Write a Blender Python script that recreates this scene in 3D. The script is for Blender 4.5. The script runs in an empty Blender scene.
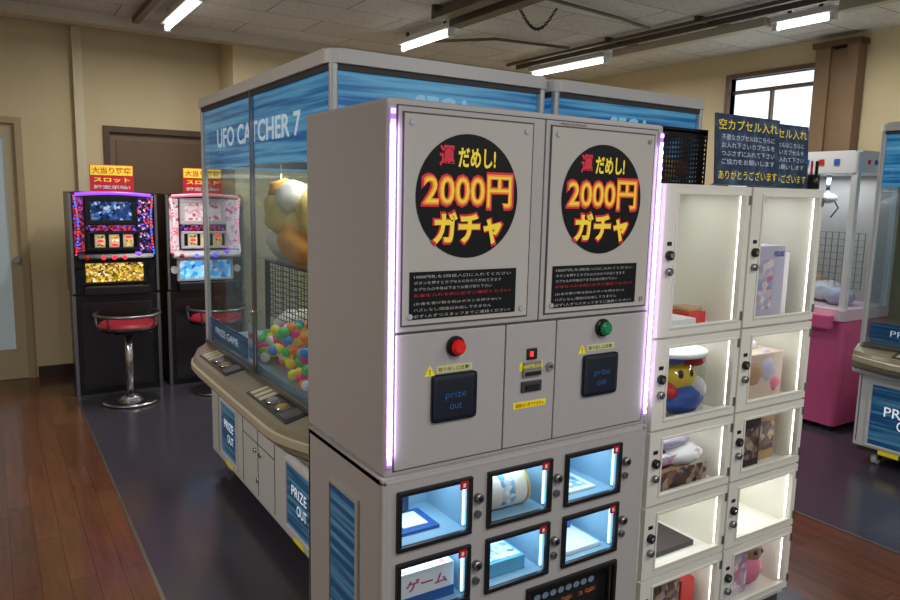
import bpy, bmesh, math, random
from mathutils import Vector, Matrix, noise as mnoise
random.seed(7)
S = bpy.context.scene
COL = S.collection
S.view_settings.view_transform = 'Standard'

# ------------------------------------------------------------ helpers
def lin(c):
    r = []
    for v in c[:3]:
        v = v/255.0
        r.append(v/12.92 if v <= 0.04045 else ((v+0.055)/1.055)**2.4)
    return (r[0], r[1], r[2], 1.0)

MATS = {}
def M(name, rgb, rough=0.5, metal=0.0, emit=0.0, nz=0.0, nscale=8.0, coat=0.0, ecol=None, spec=None):
    if name in MATS: return MATS[name]
    m = bpy.data.materials.new(name); m.use_nodes = True
    nt = m.node_tree; b = nt.nodes['Principled BSDF']
    b.inputs['Base Color'].default_value = lin(rgb)
    b.inputs['Roughness'].default_value = rough
    b.inputs['Metallic'].default_value = metal
    if spec is not None: b.inputs['Specular IOR Level'].default_value = spec
    if coat: b.inputs['Coat Weight'].default_value = coat
    if emit:
        b.inputs['Emission Color'].default_value = lin(ecol or rgb)
        b.inputs['Emission Strength'].default_value = emit
        if emit < 1.0: m.cycles.emission_sampling = 'NONE'
    if nz:
        tc = nt.nodes.new('ShaderNodeTexCoord')
        n = nt.nodes.new('ShaderNodeTexNoise'); n.inputs['Scale'].default_value = nscale
        n.inputs['Detail'].default_value = 5
        mx = nt.nodes.new('ShaderNodeMix'); mx.data_type = 'RGBA'
        c = lin(rgb)
        mx.inputs['A'].default_value = (c[0]*(1-nz), c[1]*(1-nz), c[2]*(1-nz), 1)
        mx.inputs['B'].default_value = (min(1, c[0]*(1+nz)), min(1, c[1]*(1+nz)), min(1, c[2]*(1+nz)), 1)
        nt.links.new(tc.outputs['Object'], n.inputs['Vector'])
        nt.links.new(n.outputs['Fac'], mx.inputs['Factor'])
        nt.links.new(mx.outputs['Result'], b.inputs['Base Color'])
    MATS[name] = m
    return m

def glass(name, tint=(235, 242, 245), k=0.9, rough=0.02, base=0.05):
    """thin sheet: transparent plus Schlick-weighted gloss"""
    m = bpy.data.materials.new(name); m.use_nodes = True
    nt = m.node_tree; nt.nodes.clear()
    o = nt.nodes.new('ShaderNodeOutputMaterial')
    t = nt.nodes.new('ShaderNodeBsdfTransparent'); t.inputs[0].default_value = lin(tint)
    g = nt.nodes.new('ShaderNodeBsdfGlossy'); g.inputs['Roughness'].default_value = rough
    lw = nt.nodes.new('ShaderNodeLayerWeight'); lw.inputs['Blend'].default_value = 0.5
    p = nt.nodes.new('ShaderNodeMath'); p.operation = 'POWER'; p.inputs[1].default_value = 5.0
    q = nt.nodes.new('ShaderNodeMath'); q.operation = 'MULTIPLY_ADD'; q.inputs[1].default_value = k; q.inputs[2].default_value = base
    mx = nt.nodes.new('ShaderNodeMixShader')
    nt.links.new(lw.outputs['Facing'], p.inputs[0]); nt.links.new(p.outputs[0], q.inputs[0]); nt.links.new(q.outputs[0], mx.inputs[0])
    nt.links.new(t.outputs[0], mx.inputs[1]); nt.links.new(g.outputs[0], mx.inputs[2])
    nt.links.new(mx.outputs[0], o.inputs[0])
    MATS[name] = m
    return m

def ramp_mat(name, stops, kind='WAVE', scale=10, rough=0.3, emit=0.0, direction='Z', distortion=0, constant=False, mapscale=(1, 1, 1)):
    if name in MATS: return MATS[name]
    m = bpy.data.materials.new(name); m.use_nodes = True
    nt = m.node_tree; b = nt.nodes['Principled BSDF']
    tc = nt.nodes.new('ShaderNodeTexCoord')
    mp = nt.nodes.new('ShaderNodeMapping'); mp.inputs['Scale'].default_value = mapscale
    nt.links.new(tc.outputs['Object'], mp.inputs[0])
    if kind == 'WAVE':
        w = nt.nodes.new('ShaderNodeTexWave'); w.bands_direction = direction
        w.inputs['Scale'].default_value = scale; w.inputs['Distortion'].default_value = distortion
        out = w.outputs['Fac']
    elif kind == 'VORONOI':
        w = nt.nodes.new('ShaderNodeTexVoronoi'); w.inputs['Scale'].default_value = scale
        sp = nt.nodes.new('ShaderNodeSeparateColor')
        nt.links.new(w.outputs['Color'], sp.inputs[0]); out = sp.outputs[0]
    else:
        w = nt.nodes.new('ShaderNodeTexNoise'); w.inputs['Scale'].default_value = scale
        w.inputs['Detail'].default_value = 3; out = w.outputs['Fac']
    nt.links.new(mp.outputs[0], w.inputs['Vector'])
    r = nt.nodes.new('ShaderNodeValToRGB')
    cr = r.color_ramp
    if constant: cr.interpolation = 'CONSTANT'
    cr.elements[0].position = stops[0][0]; cr.elements[0].color = lin(stops[0][1])
    cr.elements[1].position = stops[-1][0]; cr.elements[1].color = lin(stops[-1][1])
    for p, c in stops[1:-1]:
        e = cr.elements.new(p); e.color = lin(c)
    nt.links.new(out, r.inputs[0]); nt.links.new(r.outputs[0], b.inputs['Base Color'])
    b.inputs['Roughness'].default_value = rough
    if emit:
        nt.links.new(r.outputs[0], b.inputs['Emission Color'])
        b.inputs['Emission Strength'].default_value = emit
        m.cycles.emission_sampling = 'NONE'
    MATS[name] = m
    return m

P = None
def group(name, loc=(0, 0, 0), rz=0.0):
    global P
    e = bpy.data.objects.new(name, None); COL.objects.link(e)
    e.location = loc; e.rotation_euler = (0, 0, rz); e.empty_display_size = 0.1
    P = e
    return e

def addmesh(name, me, mat, smooth=False):
    o = bpy.data.objects.new(name, me); COL.objects.link(o)
    if mat is not None:
        if isinstance(mat, (list, tuple)):
            for x in mat: me.materials.append(x)
        else: me.materials.append(mat)
    if smooth:
        for p in me.polygons: p.use_smooth = True
    if P is not None: o.parent = P
    return o

def bm_box(bm, x0, x1, y0, y1, z0, z1, mi=0):
    v = [bm.verts.new(c) for c in ((x0,y0,z0),(x1,y0,z0),(x1,y1,z0),(x0,y1,z0),(x0,y0,z1),(x1,y0,z1),(x1,y1,z1),(x0,y1,z1))]
    for idx in ((0,3,2,1),(4,5,6,7),(0,1,5,4),(1,2,6,5),(2,3,7,6),(3,0,4,7)):
        f = bm.faces.new([v[i] for i in idx]); f.material_index = mi

def multi(name, boxes, mat, bev=0.0):
    bm = bmesh.new()
    for b in boxes: bm_box(bm, *b)
    if bev:
        bmesh.ops.bevel(bm, geom=list(bm.edges), offset=bev, segments=2, affect='EDGES', profile=0.6)
    me = bpy.data.meshes.new(name); bm.to_mesh(me); bm.free()
    return addmesh(name, me, mat)

def box(name, x0, x1, y0, y1, z0, z1, mat, bev=0.0):
    return multi(name, [(x0, x1, y0, y1, z0, z1)], mat, bev)

def pane(name, x0, x1, y0, y1, z0, z1, mat):
    """single sheet at the middle of the thinnest axis"""
    d = (x1-x0, y1-y0, z1-z0)
    if d[0] == min(d):
        x = (x0+x1)/2; vs = [(x, y0, z0), (x, y1, z0), (x, y1, z1), (x, y0, z1)]
    elif d[1] == min(d):
        y = (y0+y1)/2; vs = [(x0, y, z0), (x1, y, z0), (x1, y, z1), (x0, y, z1)]
    else:
        z = (z0+z1)/2; vs = [(x0, y0, z), (x1, y0, z), (x1, y1, z), (x0, y1, z)]
    me = bpy.data.meshes.new(name); me.from_pydata(vs, [], [(0, 1, 2, 3)]); me.update()
    return addmesh(name, me, mat)

def frame(name, x0, x1, z0, z1, y0, y1, t, mat, bev=0.0):
    return multi(name, [(x0, x1, y0, y1, z0, z0+t), (x0, x1, y0, y1, z1-t, z1),
                        (x0, x0+t, y0, y1, z0+t, z1-t), (x1-t, x1, y0, y1, z0+t, z1-t)], mat, bev)

def plate(name, x0, x1, z0, z1, holes, y0, y1, mat, axis='x'):
    xs = sorted(set([x0, x1]+[h[0] for h in holes]+[h[1] for h in holes]))
    zs = sorted(set([z0, z1]+[h[2] for h in holes]+[h[3] for h in holes]))
    bs = []
    for i in range(len(xs)-1):
        for j in range(len(zs)-1):
            cx = (xs[i]+xs[i+1])/2; cz = (zs[j]+zs[j+1])/2
            if any(h[0] < cx < h[1] and h[2] < cz < h[3] for h in holes): continue
            if axis == 'x': bs.append((xs[i], xs[i+1], y0, y1, zs[j], zs[j+1]))
            else: bs.append((y0, y1, xs[i], xs[i+1], zs[j], zs[j+1]))
    return multi(name, bs, mat)

def prism(name, prof, x0, x1, mat, bev=0.0):
    bm = bmesh.new()
    a = [bm.verts.new((x0, y, z)) for y, z in prof]
    b = [bm.verts.new((x1, y, z)) for y, z in prof]
    n = len(prof)
    bm.faces.new(a); bm.faces.new(list(reversed(b)))
    for i in range(n): bm.faces.new((a[i], b[i], b[(i+1) % n], a[(i+1) % n]))
    bmesh.ops.recalc_face_normals(bm, faces=bm.faces)
    if bev: bmesh.ops.bevel(bm, geom=list(bm.edges), offset=bev, segments=2, affect='EDGES')
    me = bpy.data.meshes.new(name); bm.to_mesh(me); bm.free()
    return addmesh(name, me, mat)

def loft(name, prof, xs, sc, mat):
    """profile (y,z) swept along x, negative y scaled by sc[i]"""
    bm = bmesh.new(); rows = []
    for x, s in zip(xs, sc):
        rows.append([bm.verts.new((x, y*s if y < 0 else y, z)) for y, z in prof])
    n = len(prof)
    bm.faces.new(rows[0]); bm.faces.new(list(reversed(rows[-1])))
    for r in range(len(rows)-1):
        for i in range(n): bm.faces.new((rows[r][i], rows[r+1][i], rows[r+1][(i+1) % n], rows[r][(i+1) % n]))
    bmesh.ops.recalc_face_normals(bm, faces=bm.faces)
    me = bpy.data.meshes.new(name); bm.to_mesh(me); bm.free()
    return addmesh(name, me, mat)

def rbox(name, x0, x1, y0, y1, z0, z1, r, mat, bev=0.0):
    bm = bmesh.new()
    pts = []
    for cx, cy, a0 in ((x1-r, y1-r, 0), (x0+r, y1-r, 90), (x0+r, y0+r, 180), (x1-r, y0+r, 270)):
        for k in range(7):
            a = math.radians(a0+k*15)
            pts.append((cx+r*math.cos(a), cy+r*math.sin(a)))
    n = len(pts)
    lo = [bm.verts.new((x, y, z0)) for x, y in pts]; hi = [bm.verts.new((x, y, z1)) for x, y in pts]
    for i in range(n): bm.faces.new((lo[i], lo[(i+1) % n], hi[(i+1) % n], hi[i]))
    bm.faces.new(list(reversed(lo))); f = bm.faces.new(hi)
    if bev: bmesh.ops.bevel(bm, geom=list(f.edges), offset=bev, segments=2, affect='EDGES')
    me = bpy.data.meshes.new(name); bm.to_mesh(me); bm.free()
    return addmesh(name, me, mat)

def cyl(name, c, r, h, mat, axis='Z', r2=None, seg=24, bev=0.0):
    bm = bmesh.new()
    bmesh.ops.create_cone(bm, cap_ends=True, segments=seg, radius1=r, radius2=r if r2 is None else r2, depth=h)
    if bev:
        es = [e for e in bm.edges if any(len(f.verts) > 4 for f in e.link_faces)]
        bmesh.ops.bevel(bm, geom=es, offset=bev, segments=2, affect='EDGES')
    if axis == 'Y': bmesh.ops.rotate(bm, verts=bm.verts, cent=(0, 0, 0), matrix=Matrix.Rotation(math.radians(90), 3, 'X'))
    if axis == 'X': bmesh.ops.rotate(bm, verts=bm.verts, cent=(0, 0, 0), matrix=Matrix.Rotation(math.radians(90), 3, 'Y'))
    bmesh.ops.translate(bm, verts=bm.verts, vec=c)
    for f in bm.faces: f.smooth = len(f.verts) <= 4
    me = bpy.data.meshes.new(name); bm.to_mesh(me); bm.free()
    return addmesh(name, me, mat)

def blob(name, parts, mats, nz=0.0, sub=3):
    bm = bmesh.new()
    for (cx, cy, cz, rx, ry, rz, mi) in parts:
        r = bmesh.ops.create_icosphere(bm, subdivisions=sub, radius=1.0)
        vs = r['verts']
        for v in vs:
            k = 1.0 + (nz*mnoise.noise(v.co*2.0+Vector((cx*9, cy*9, cz*9))) if nz else 0)
            v.co = Vector((cx+v.co.x*rx*k, cy+v.co.y*ry*k, cz+v.co.z*rz*k))
        fs = set()
        for v in vs:
            for f in v.link_faces: fs.add(f)
        for f in fs: f.material_index = mi; f.smooth = True
    me = bpy.data.meshes.new(name); bm.to_mesh(me); bm.free()
    return addmesh(name, me, mats)

def tube(name, pts, r, mat, cyclic=False):
    cu = bpy.data.curves.new(name, 'CURVE'); cu.dimensions = '3D'; cu.bevel_depth = r; cu.bevel_resolution = 3
    sp = cu.splines.new('POLY'); sp.points.add(len(pts)-1)
    for i, p in enumerate(pts): sp.points[i].co = (*p, 1)
    sp.use_cyclic_u = cyclic
    t = bpy.data.objects.new('tmp', cu); COL.objects.link(t)
    me = bpy.data.meshes.new_from_object(t)
    bpy.data.objects.remove(t)
    me.materials.clear()
    return addmesh(name, me, mat, smooth=True)

def text(name, body, cx, cz, w, h, y, mat, off=0.0, side=None):
    cu = bpy.data.curves.new(name, 'FONT'); cu.body = body; cu.size = 1.0
    cu.offset = off; cu.align_x = 'CENTER'; cu.resolution_u = 3
    t = bpy.data.objects.new('tmp', cu); COL.objects.link(t)
    me = bpy.data.meshes.new_from_object(t)
    bpy.data.objects.remove(t)
    me.materials.clear()
    if len(me.vertices) == 0: return None
    xs = [v.co.x for v in me.vertices]; ys = [v.co.y for v in me.vertices]
    mx, Mx, my, My = min(xs), max(xs), min(ys), max(ys)
    sx = w/(Mx-mx); sy = h/(My-my)
    for v in me.vertices:
        a = (v.co.x-(mx+Mx)/2)*sx; b = (v.co.y-(my+My)/2)*sy
        if side == 'X+': v.co = (y, cx+a, cz+b)
        elif side == 'X-': v.co = (y, cx-a, cz+b)
        else: v.co = (cx+a, y, cz+b)
    return addmesh(name, me, mat)

def area(name, loc, sx, sy, power, color=(1, 1, 1), rot=(0, 0, 0)):
    l = bpy.data.lights.new(name, 'AREA'); l.shape = 'RECTANGLE'; l.size = sx; l.size_y = sy
    l.energy = power; l.color = color
    o = bpy.data.objects.new(name, l); COL.objects.link(o); o.location = loc; o.rotation_euler = rot
    if P is not None: o.parent = P
    return o

# ------------------------------------------------------------ materials
WALL = M('wall_plaster', (206, 190, 152), 0.85, nz=0.08, nscale=3)
WHITE = M('white_enamel', (222, 222, 222), 0.35, nz=0.03, nscale=5)
GREYP = M('grey_powdercoat', (178, 174, 173), 0.42, nz=0.04, nscale=40)
GREYD = M('grey_seam', (70, 68, 68), 0.6)
BLACK = M('black_plastic', (18, 18, 20), 0.35)
BLACKM = M('matt_black', (14, 14, 16), 0.7)
CHROME = M('chrome', (200, 200, 205), 0.2, 1.0)
STEEL = M('brushed_steel', (150, 150, 152), 0.35, 1.0)
GLASS = glass('clear_glass', (214, 224, 228), 0.8)
ACRYL = glass('acrylic', (238, 240, 240), 0.5, 0.05, 0.04)
PAPER = M('white_paper', (235, 235, 230), 0.6)
YEL = M('yellow_sticker', (240, 225, 40), 0.5, emit=0.1)
RED = M('red_plastic', (200, 25, 25), 0.35)
WOOD = M('dark_wood', (92, 62, 38), 0.5, nz=0.2, nscale=12)
TUBE = M('fluorescent_tube', (255, 252, 240), 0.4, emit=5.0)
PINK = M('pink_enamel', (222, 98, 150), 0.35, nz=0.03)
BLUESIGN = ramp_mat('blue_header', [(0.0, (12, 60, 115)), (0.40, (30, 105, 165)), (0.62, (110, 180, 215)), (0.75, (55, 130, 185)), (1.0, (25, 90, 150))], 'NOISE', 3.0, 0.3, 0.55, mapscale=(0.4, 0.4, 14))
BLUEP = ramp_mat('blue_panel', [(0.0, (18, 52, 95)), (0.45, (30, 85, 135)), (0.65, (90, 155, 190)), (1.0, (30, 80, 130))], 'NOISE', 3.0, 0.3, 0.12, mapscale=(0.5, 0.5, 16))
WTEXT = M('white_print', (240, 245, 250), 0.5, emit=0.5)

# ------------------------------------------------------------ floor
def floor_mat():
    m = bpy.data.materials.new('brown_vinyl_planks'); m.use_nodes = True
    nt = m.node_tree; b = nt.nodes['Principled BSDF']
    tc = nt.nodes.new('ShaderNodeTexCoord'); mp = nt.nodes.new('ShaderNodeMapping')
    mp.inputs['Rotation'].default_value = (0, 0, math.radians(90))
    br = nt.nodes.new('ShaderNodeTexBrick'); br.inputs['Scale'].default_value = 1.0
    br.inputs['Brick Width'].default_value = 0.9; br.inputs['Row Height'].default_value = 0.10
    br.inputs['Mortar Size'].default_value = 0.0012
    br.inputs['Color1'].default_value = lin((118, 72, 50)); br.inputs['Color2'].default_value = lin((100, 60, 42))
    br.inputs['Mortar'].default_value = lin((56, 34, 24))
    n = nt.nodes.new('ShaderNodeTexNoise'); n.inputs['Scale'].default_value = 5; n.inputs['Detail'].default_value = 6
    mp2 = nt.nodes.new('ShaderNodeMapping'); mp2.inputs['Scale'].default_value = (6, 0.6, 1)
    rp = nt.nodes.new('ShaderNodeValToRGB'); rp.color_ramp.elements[0].color = (0.5, 0.5, 0.5, 1); rp.color_ramp.elements[0].position = 0.3; rp.color_ramp.elements[1].position = 0.7
    mx = nt.nodes.new('ShaderNodeMix'); mx.data_type = 'RGBA'; mx.blend_type = 'MULTIPLY'; mx.inputs['Factor'].default_value = 0.6
    nt.links.new(tc.outputs['Object'], mp.inputs[0]); nt.links.new(mp.outputs[0], br.inputs['Vector'])
    nt.links.new(tc.outputs['Object'], mp2.inputs[0]); nt.links.new(mp2.outputs[0], n.inputs['Vector'])
    nt.links.new(n.outputs['Fac'], rp.inputs[0])
    nt.links.new(br.outputs['Color'], mx.inputs['A']); nt.links.new(rp.outputs['Color'], mx.inputs['B'])
    nt.links.new(mx.outputs['Result'], b.inputs['Base Color'])
    b.inputs['Roughness'].default_value = 0.17
    return m
FLOORB = floor_mat()
FLOORD = M('dark_vinyl', (68, 64, 74), 0.2, nz=0.12, nscale=2)

X0, X1, Y0, Y1, H = -3.6, 5.75, -2.5, 6.9, 2.92
P = None
bm = bmesh.new()
for a, b_, mi in ((X0, 0.5, 0), (0.5, 2.75, 1), (2.75, 3.49, 0), (3.49, X1, 1)):
    bm_box(bm, a, b_, Y0, Y1, -0.1, 0.0, mi)
me = bpy.data.meshes.new('floor'); bm.to_mesh(me); bm.free()
addmesh('floor', me, [FLOORB, FLOORD])
box('trim_1', 0.49, 0.505, Y0, 6.0, 0.0, 0.003, M('metal_strip', (110, 102, 92), 0.4, 0.6))
box('trim_2', 3.48, 3.5, Y0, Y1-0.02, 0.0, 0.003, M('metal_strip', (110, 102, 92), 0.4, 0.6))

CEIL = bpy.data.materials.new('ceiling_tile'); CEIL.use_nodes = True
nt = CEIL.node_tree; b = nt.nodes['Principled BSDF']
tc = nt.nodes.new('ShaderNodeTexCoord'); br = nt.nodes.new('ShaderNodeTexBrick')
br.offset = 0.5; br.inputs['Scale'].default_value = 1.0; br.inputs['Brick Width'].default_value = 0.91; br.inputs['Row Height'].default_value = 0.455
br.inputs['Mortar Size'].default_value = 0.005
br.inputs['Color1'].default_value = lin((222, 220, 212)); br.inputs['Color2'].default_value = lin((212, 209, 200)); br.inputs['Mortar'].default_value = lin((140, 136, 128))
n = nt.nodes.new('ShaderNodeTexNoise'); n.inputs['Scale'].default_value = 45; n.inputs['Detail'].default_value = 4
rp = nt.nodes.new('ShaderNodeValToRGB'); rp.color_ramp.elements[0].color = (0.7, 0.7, 0.7, 1); rp.color_ramp.elements[0].position = 0.4; rp.color_ramp.elements[1].position = 0.6
mx = nt.nodes.new('ShaderNodeMix'); mx.data_type = 'RGBA'; mx.blend_type = 'MULTIPLY'; mx.inputs['Factor'].default_value = 0.5
bp = nt.nodes.new('ShaderNodeBump'); bp.inputs['Strength'].default_value = 0.3
nt.links.new(tc.outputs['Object'], br.inputs['Vector']); nt.links.new(tc.outputs['Object'], n.inputs['Vector'])
nt.links.new(n.outputs['Fac'], rp.inputs[0]); nt.links.new(br.outputs['Color'], mx.inputs['A']); nt.links.new(rp.outputs['Color'], mx.inputs['B'])
nt.links.new(mx.outputs['Result'], b.inputs['Base Color']); nt.links.new(n.outputs['Fac'], bp.inputs['Height']); nt.links.new(bp.outputs[0], b.inputs['Normal'])
b.inputs['Roughness'].default_value = 0.9
box('ceiling', X0, X1, Y0, Y1, H, H+0.1, CEIL)

plate('wall_back', X0-0.1, X1+0.1, 0, H, [(0.87, 1.78, 0.0, 2.13), (-0.73, 0.27, 0.0, 2.15)], Y1, Y1+0.12, WALL)
plate('wall_right', Y0, Y1, 0, H, [(3.52, 4.32, 0.95, 2.70)], X1, X1+0.12, WALL, axis='y')
box('wall_left', X0-0.12, X0, Y0, Y1, 0, H, WALL)
box('baseboard_back', 0.29, 0.65, Y1-0.015, Y1, 0, 0.09, M('baseboard', (50, 32, 24), 0.4))
box('baseboard_right', X1-0.015, X1, Y0, Y1-0.02, 0, 0.09, M('baseboard', (50, 32, 24), 0.4))
box('trim_3', 0.66, 0.73, Y1-0.06, Y1, 0.09, H-0.01, M('pale_trim', (212, 200, 168), 0.6))
box('wall_pilaster', 1.86, 2.80, 6.45, Y1, 0, H, WALL)
box('ceiling_beam', X0, X1, 6.30, 6.44, H-0.08, H, M('beam_paint', (196, 188, 168), 0.8, nz=0.05))

group('door_1', (-0.73, Y1, 0))
frame('door_frame', 0, 1.0, -0.05, 2.15, -0.02, 0.1, 0.05, M('door_frame_paint', (172, 152, 116), 0.6))
plate('door_leaf', 0.05, 0.95, 0.0, 2.10, [(0.13, 0.87, 0.25, 1.98)], 0.02, 0.06, M('door_leaf_paint', (186, 172, 140), 0.6))
box('door_glass', 0.13, 0.87, 0.035, 0.045, 0.25, 1.98, M('frosted_glass', (165, 180, 182), 0.25, emit=0.2))
cyl('knob', (0.91, -0.01, 1.0), 0.022, 0.05, STEEL, 'Y')
group('door_2', (0.87, Y1, 0))
frame('door_frame', 0, 0.91, -0.05, 2.13, -0.02, 0.1, 0.05, M('door_frame_brown', (84, 62, 44), 0.6))
box('door_leaf', 0.05, 0.86, 0.03, 0.07, 0.0, 2.08, M('door_brown', (120, 96, 72), 0.55, nz=0.08))
box('upper_panel', 0.1, 0.81, 0.02, 0.03, 1.1, 2.02, M('door_brown2', (106, 84, 62), 0.55, nz=0.08), 0.004)
box('lower_panel', 0.1, 0.81, 0.02, 0.03, 0.1, 1.0, M('door_brown2', (104, 80, 58), 0.55), 0.004)

group('window_1', (X1, 3.52, 0.95))
WF = M('window_frame', (95, 70, 48), 0.5)
DAY = M('frosted_daylight_pane', (235, 240, 240), 0.4, emit=1.3, ecol=(222, 236, 244))
multi('frame_parts', [(-0.03, 0.08, -0.04, 0.0, -0.04, 1.79), (-0.03, 0.08, 0.8, 0.84, -0.04, 1.79), (-0.03, 0.08, 0, 0.8, -0.04, 0.0), (-0.03, 0.08, 0, 0.8, 1.75, 1.79), (0.02, 0.06, 0.0, 0.8, 1.62, 1.65), (0.02, 0.06, 0.40, 0.42, 0.0, 1.62)], WF)
box('pane', 0.065, 0.075, 0.0, 0.8, 0.0, 1.75, DAY)
group('wooden_post', (5.60, 3.12, 0))
multi('post', [(0.02, 0.13, 0, 0.09, 0, 2.82), (0.02, 0.13, 0.22, 0.34, 0, 2.82), (0.05, 0.13, 0.09, 0.22, 0, 2.80)], M('post_wood', (124, 98, 72), 0.55, nz=0.12, nscale=6))
multi('post_cap', [(0.0, 0.13, -0.02, 0.36, 2.82, 2.86)], WOOD)

# ------------------------------------------------------------ ceiling lights
DARKM = M('dark_housing', (60, 54, 46), 0.6)
def lamp(x, ya, yb, power, z=2.80):
    group('fluorescent_ceiling_light', (x, ya, 0))
    L = yb-ya
    prism('housing', [(0, z+0.03), (L, z+0.03), (L, z+0.07), (0, z+0.07)], -0.05, 0.05, WHITE, 0.004)
    multi('hangers', [(-0.01, 0.01, 0.10, 0.12, z+0.06, H), (-0.01, 0.01, L-0.12, L-0.10, z+0.06, H)], DARKM)
    cyl('tube_glow', (0, L/2, z), 0.016, L-0.06, TUBE, 'Y', seg=12)
    multi('end_caps', [(-0.02, 0.02, 0, 0.035, z-0.02, z+0.035), (-0.02, 0.02, L-0.035, L, z-0.02, z+0.035)], WHITE)
    area('lamp_light', (0, L/2, z-0.03), 0.10, L-0.1, power, (1.0, 0.98, 0.93))
lamp(1.22, 4.85, 5.95, 24)
lamp(2.99, 4.71, 5.50, 22)
lamp(4.62, 4.75, 5.80, 22)
lamp(4.67, 2.76, 3.20, 14)
lamp(-1.5, 2.2, 3.4, 45)  # this and the next two: fixtures out of view, added to light the room
lamp(0.9, -1.2, 0.0, 34)
lamp(3.0, -1.0, 0.2, 30)
group('ceiling_track_rail', (0, 0, 0))
RAIL = M('rail_brown', (90, 80, 66), 0.5)
RAILW = M('rail_cream', (190, 182, 160), 0.5)
multi('rails', [(4.50, 4.53, 0.2, 5.9, 2.86, 2.9), (4.38, 4.41, 0.2, 5.9, 2.875, 2.9), (2.74, 2.84, 2.5, 4.6, 2.84, 2.9), (2.93, 3.03, 3.3, 4.66, 2.83, 2.88), (1.02, 1.07, 3.0, 6.2, 2.86, 2.9), (1.17, 1.27, 3.4, 4.8, 2.83, 2.88)], RAIL)
multi('light_track', [(4.62, 4.70, 0.2, 2.72, 2.82, 2.88), (4.62, 4.70, 3.24, 4.70, 2.82, 2.88)], RAILW)
multi('rail_brackets', [(4.36, 4.72, y, y+0.03, 2.88, H) for y in (1.5, 2.6, 3.6, 4.5)]+[(2.70, 3.05, y, y+0.03, 2.88, H) for y in (2.7, 3.5, 4.5)]+[(1.0, 1.28, y, y+0.03, 2.88, H) for y in (3.5, 4.7)], DARKM)
tube('conduit', [(1.5, 2.8, 2.89), (2.2, 3.7, 2.885), (3.9, 3.9, 2.885), (4.3, 4.0, 2.89)], 0.012, RAIL)
tube('conduit_b', [(3.1, 5.6, 2.89), (3.6, 5.0, 2.885), (4.3, 4.9, 2.885)], 0.012, RAIL)
group('hanging_chain', (2.98, 4.05, 0))
NL = 22
for i in range(NL):
    pts = []
    t = i/(NL-1)
    cz = 2.90-0.15*math.sin(math.pi*t); cx = 0.10+0.34*t
    sl = math.atan2(-0.15*math.pi*math.cos(math.pi*t), 0.34)
    for k in range(10):
        a = k*math.tau/10
        u, v = 0.016*math.cos(a), 0.009*math.sin(a)
        if i % 2: pts.append((cx+u*math.cos(sl), v, cz+u*math.sin(sl)))
        else: pts.append((cx+u*math.cos(sl)-v*math.sin(sl), 0, cz+u*math.sin(sl)+v*math.cos(sl)))
    tube('link_%d' % i, pts, 0.004, DARKM, True)

# ------------------------------------------------------------ crane game machine
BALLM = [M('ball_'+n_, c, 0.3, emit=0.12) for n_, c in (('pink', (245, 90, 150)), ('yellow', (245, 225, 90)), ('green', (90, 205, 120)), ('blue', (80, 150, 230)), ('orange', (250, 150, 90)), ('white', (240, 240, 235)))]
PLY = M('plush_yellow', (238, 208, 120), 0.9, nz=0.1, nscale=30)
PLO = M('plush_orange', (242, 165, 70), 0.9, nz=0.1, nscale=30)
PLW = M('plush_white', (240, 232, 215), 0.9, nz=0.05, nscale=30)
COUNTER = M('counter_champagne', (150, 140, 118), 0.32, 0.15, nz=0.04)
CPLATE = M('control_plate', (60, 56, 50), 0.35)

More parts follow.
